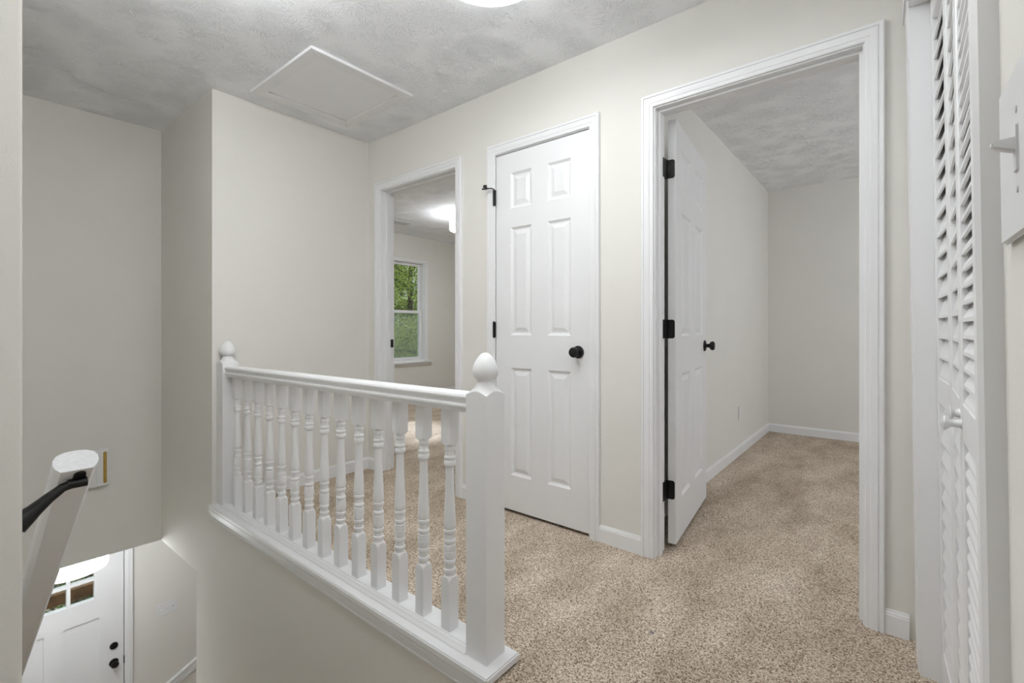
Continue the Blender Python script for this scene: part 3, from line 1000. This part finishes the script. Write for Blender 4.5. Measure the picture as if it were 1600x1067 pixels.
build('gap', boxes((ix0 + 0.001, ix1, iy0, iy1, CEIL - 0.0018, CEIL - 0.0004)), M['dark'], ah)  # dark sheet drawn as the shade inside the hatch gap

# ------------------------------------------------------------ ceiling lamps (white drum shades), seen ones, then added fill
def drum(name, c, r, h, strength, label, group=None, gap=0.012, side=1.0, bottom=1.0):
    x, y, zt = c
    t = tag(empty(name, (x, y, zt)), label, 'ceiling light', group)
    build('ceiling_plate', MB().lathe([(zt - 0.001, r * 0.55), (zt - gap, r * 0.55), (zt - gap, 0.0)], (x, y, 0), 32), M['vent'], t, smooth=30)
    prof = [(zt - gap, 0.0), (zt - gap, r * 0.94), (zt - gap - 0.006, r), (zt - h + 0.014, r), (zt - h + 0.004, r * 0.985), (zt - h, r * 0.95), (zt - h - 0.002, 0.0)]
    if side < 1:   # flush fitting: bright diffuser below, dimmer translucent rim
        prof = prof[:4] + [(zt - h, r * 0.975), (zt - h, r * 0.93)]
        build('shade', MB().lathe(prof, (x, y, 0), 56), mat_shade('lamp_rim_glow', strength * side), t, smooth=40)
        build('diffuser', MB().lathe([(zt - h + 0.002, r * 0.93), (zt - h - 0.005, r * 0.88), (zt - h - 0.010, r * 0.6), (zt - h - 0.012, 0.0)], (x, y, 0), 56), mat_shade('lamp_diffuser_glow', strength * bottom), t, smooth=40)
    else:
        build('shade', MB().lathe(prof, (x, y, 0), 56), mat_shade('lamp_shade_glow', strength), t, smooth=40)
    return t
drum('ceiling_light', (-1.112, 1.245, CEIL), 0.198, 0.125, LAMP_HALL, 'glowing white round drum light on the landing ceiling at the top edge', gap=0.020, side=0.22)
drum('ceiling_light', (-4.08, 4.13, CEIL), 0.19, 0.20, LAMP_BED, 'glowing white drum light on the ceiling seen through the left doorway', gap=0.03, side=0.33)
drum('ceiling_light', (-4.42, 0.618, ZF), 0.20, 0.175, LAMP_FOYER, 'glowing white drum light above the entry door downstairs')
drum('ceiling_light', (-0.36, 0.45, CEIL), 0.198, 0.125, FILL_HALL, 'added fill light, an unseen white drum on the hall ceiling above the viewer', gap=0.035, side=0.85)  # unseen lamp added to fill the landing from the camera side
drum('ceiling_light', (-1.72, 0.56, CEIL), 0.17, 0.11, FILL_STAIR, 'added fill light, an unseen white drum on the stairwell ceiling above the top steps', gap=0.035, side=0.99, bottom=0.45)  # extra lamp above the view, brightens the upper stairwell
drum('ceiling_light', (0.95, 3.9, CEIL), 0.19, 0.18, FILL_BED3, 'added fill light, an unseen white drum on the ceiling of the right bedroom', gap=0.03)  # added out of view to brighten the right bedroom
drum('ceiling_light', (-3.6, 2.9, ZF), 0.24, 0.16, FILL_LIVING, 'added fill light, an unseen white drum on the lower living room ceiling')  # unseen addition that lifts the light downstairs

# ------------------------------------------------------------ small wall things
ou = tag(empty('wall_outlet', (XB, 4.235, 0.285)), 'small white wall outlet above the baseboard in the right bedroom', 'outlet')
build('plate', boxes((XB + 0.0005, XB + 0.006, 4.200, 4.270, 0.287, 0.402)), M['plastic'], ou, bevel=0.002)
for z in (0.322, 0.367):
    build('socket', boxes((XB + 0.006, XB + 0.0075, 4.219, 4.251, z - 0.014, z + 0.014)), M['plastic'], ou, bevel=0.0007, segs=1)

e3 = tag(empty('light_switch', (XE, 1.38, -1.578)), 'white wide wall plate with three toggles beside the entry door downstairs', 'light switch')
build('plate', boxes((XE + 0.0005, XE + 0.006, 1.300, 1.463, -1.578, -1.463)), M['plastic'], e3, bevel=0.002)
for k, y in enumerate((1.335, 1.381, 1.427)):
    s = 1 if k else -1
    z = -1.5205
    build('toggle', MB().hexa([(XE + 0.005, y - 0.005, z - 0.012), (XE + 0.016, y - 0.004, z + s * 0.008 - 0.003), (XE + 0.016, y + 0.004, z + s * 0.008 - 0.003), (XE + 0.005, y + 0.005, z - 0.012),
                               (XE + 0.005, y - 0.005, z + 0.012), (XE + 0.016, y - 0.004, z + s * 0.008 + 0.003), (XE + 0.016, y + 0.004, z + s * 0.008 + 0.003), (XE + 0.005, y + 0.005, z + 0.012)]), M['plastic'], e3)

ch = tag(empty('doorbell_chime', (XF, 0.64, 0.03)), 'white doorbell chime box with a brass strip on the stairwell wall behind the handrail', 'doorbell')
build('cover', boxes((XF + 0.0005, XF + 0.040, 0.520, 0.742, 0.028, 0.260)), M['plastic'], ch, bevel=0.003)
build('brass_strip', boxes((XF + 0.036, XF + 0.046, 0.713, 0.731, 0.043, 0.247)), M['gold'], ch, bevel=0.004)
build('grille', boxes(*[(XF + 0.040, XF + 0.043, y, y + 0.012, 0.050, 0.24) for y in (0.60, 0.64, 0.68)]), M['plastic'], ch)

vn = tag(empty('air_vent', (-5.05, 3.87, CEIL)), 'grey slotted air vent in the ceiling seen through the left doorway', 'vent')
build('vent_frame', boxes((-5.14, -4.98, 3.62, 3.645, CEIL - 0.008, CEIL - 0.0005), (-5.14, -4.98, 4.005, 4.03, CEIL - 0.008, CEIL - 0.0005),
                          (-5.14, -5.12, 3.645, 4.005, CEIL - 0.008, CEIL - 0.0005), (-5.00, -4.98, 3.645, 4.005, CEIL - 0.008, CEIL - 0.0005)), M['vent'], vn)
build('backing', boxes((-5.12, -5.0, 3.645, 4.005, CEIL - 0.002, CEIL - 0.0006)), M['dark'], vn)  # dark sheet painted for the shade behind the slats
for k in range(6):
    x = -5.115 + 0.0195 * k
    build('slat', MB().hexa([(x, 3.645, CEIL - 0.0075), (x + 0.002, 3.645, CEIL - 0.0075), (x + 0.002, 4.005, CEIL - 0.0075), (x, 4.005, CEIL - 0.0075),
                             (x + 0.012, 3.645, CEIL - 0.0025), (x + 0.014, 3.645, CEIL - 0.0025), (x + 0.014, 4.005, CEIL - 0.0025), (x + 0.012, 4.005, CEIL - 0.0025)]), M['vent'], vn)

# sloping skirt board downstairs on the front wall
sk = MB()
for t, a, b in ((0.012, 0.0, 0.10), (0.020, 0.075, 0.092), (0.016, 0.040, 0.056)):
    p0, p1 = (1.30, -2.345), (2.40, -1.83)
    sk.hexa([(XE, p0[0], p0[1] + a), (XE + t, p0[0], p0[1] + a), (XE + t, p1[0], p1[1] + a), (XE, p1[0], p1[1] + a),
             (XE, p0[0], p0[1] + b), (XE + t, p0[0], p0[1] + b), (XE + t, p1[0], p1[1] + b), (XE, p1[0], p1[1] + b)])
tag(build('trim_5', sk, M['trim']), kind='structure')

# ------------------------------------------------------------ outdoors
struct('ground', boxes((-40, XE - 0.15, -20, 40, -3.1, -2.95)), M['ground'])
def leaf_cloud(n, sample, size, rng, aspect=0.55):
    m = MB()
    for _ in range(n):
        p = sample(rng)
        d = Vector((rng.gauss(0, 1), rng.gauss(0, 1), rng.gauss(0, 0.7))).normalized()
        e = d.cross(Vector((rng.gauss(0, 1), rng.gauss(0, 1), rng.gauss(0, 1)))).normalized()
        f = d.cross(e)
        s = size * rng.uniform(0.6, 1.3)
        w = s * aspect
        m.add([p - d * s * 0.5, p + e * w * 0.5 + f * w * 0.12, p + d * s * 0.5, p - e * w * 0.5 + f * w * 0.12], [(0, 1, 2), (0, 2, 3)])
    return m
def tree(name, base, height, crown_z, crown_r, n, leaf, label, seed, gap=0.25):
    rng = random.Random(seed)
    x, y, z = base
    t = tag(empty(name, base), label, 'tree', 'trees outside the bedroom window')
    trunk = MB().tube([(x, y, z), (x + 0.1, y - 0.05, z + height * 0.35), (x - 0.05, y + 0.1, z + height * 0.7), (x + 0.1, y, z + height)], [0.20, 0.16, 0.11, 0.04], 10)
    build('trunk', trunk, M['bark'], t, smooth=50)
    clumps = []
    for k in range(14):
        a = rng.uniform(0, 2 * math.pi)
        zz = z + height * rng.uniform(0.35, 0.85)
        L = crown_r * rng.uniform(0.5, 1.0)
        e = Vector((x + L * math.cos(a), y + L * math.sin(a), zz + rng.uniform(-0.6, 0.9)))
        mid = Vector((x, y, zz)).lerp(e, 0.5) + Vector((0, 0, rng.uniform(-0.1, 0.3)))
        build('branch', MB().tube([(x, y, zz), mid, e], [0.06, 0.035, 0.010], 7), M['bark'], t, smooth=50)
        clumps += [e, mid, e.lerp(mid, 0.5)]
    for k in range(22):
        a = rng.uniform(0, 2 * math.pi)
        L = crown_r * math.sqrt(rng.uniform(0, 1))
        clumps.append(Vector((x + L * math.cos(a), y + L * math.sin(a), crown_z + rng.uniform(-1, 1) * height * 0.36)))
    def samp(r):
        c = r.choice(clumps)
        return c + Vector((r.gauss(0, 0.33), r.gauss(0, 0.33), r.gauss(0, 0.24)))
    tag(build('foliage', leaf_cloud(n, samp, leaf, rng), M['leaf'], t), kind='stuff')
tree('leafy_tree', (-10.6, 9.55, -2.95), 7.0, 1.6, 2.1, 42000, 0.062, 'nearest leafy green tree right outside the bedroom window', 3)
tree('leafy_tree', (-16.2, 13.0, -2.95), 8.0, 1.4, 2.6, 36000, 0.085, 'leafy tree standing further back behind the nearest tree outside the window', 5)
tree('leafy_tree', (-24.0, 18.6, -2.95), 9.0, 1.0, 3.4, 22000, 0.16, 'most distant leafy tree outside the bedroom window', 9)

porch = tag(empty('timber_railing', (-6.6, 0.6, -2.95)), 'brown timber porch rail seen through the entry door panes', 'railing')
build('rail_beam', boxes((-6.66, -6.61, -1.6, 3.4, -1.775, -1.66)), M['timber'], porch, bevel=0.005)
for y in (-1.5, 1.9, 3.3):
    build('post', boxes((-6.76, -6.67, y - 0.045, y + 0.045, -2.95, -1.62)), M['timber'], porch, bevel=0.005)
rng = random.Random(11)
def on_ground(r):
    return Vector((r.uniform(-14, -7.0), r.uniform(-1.5, 5.5), -2.945 + r.uniform(0, 0.02)))
tag(build('leaf_litter', leaf_cloud(22000, on_ground, 0.075, rng, 0.7), M['litter']), 'dry leaves scattered on the ground beyond the porch rail', 'leaves', kind='stuff')
def tuft(r):
    return Vector((r.uniform(-14, -7.0), r.uniform(-1.5, 5.5), -2.84 + r.uniform(0, 0.10)))
tag(build('ground_plants', leaf_cloud(5000, tuft, 0.065, rng, 0.4), M['grass']), 'low green plants growing among the dry leaves outside', 'plants', kind='stuff')
for o in bpy.data.objects:
    if '_o' in o:
        del o['_o']
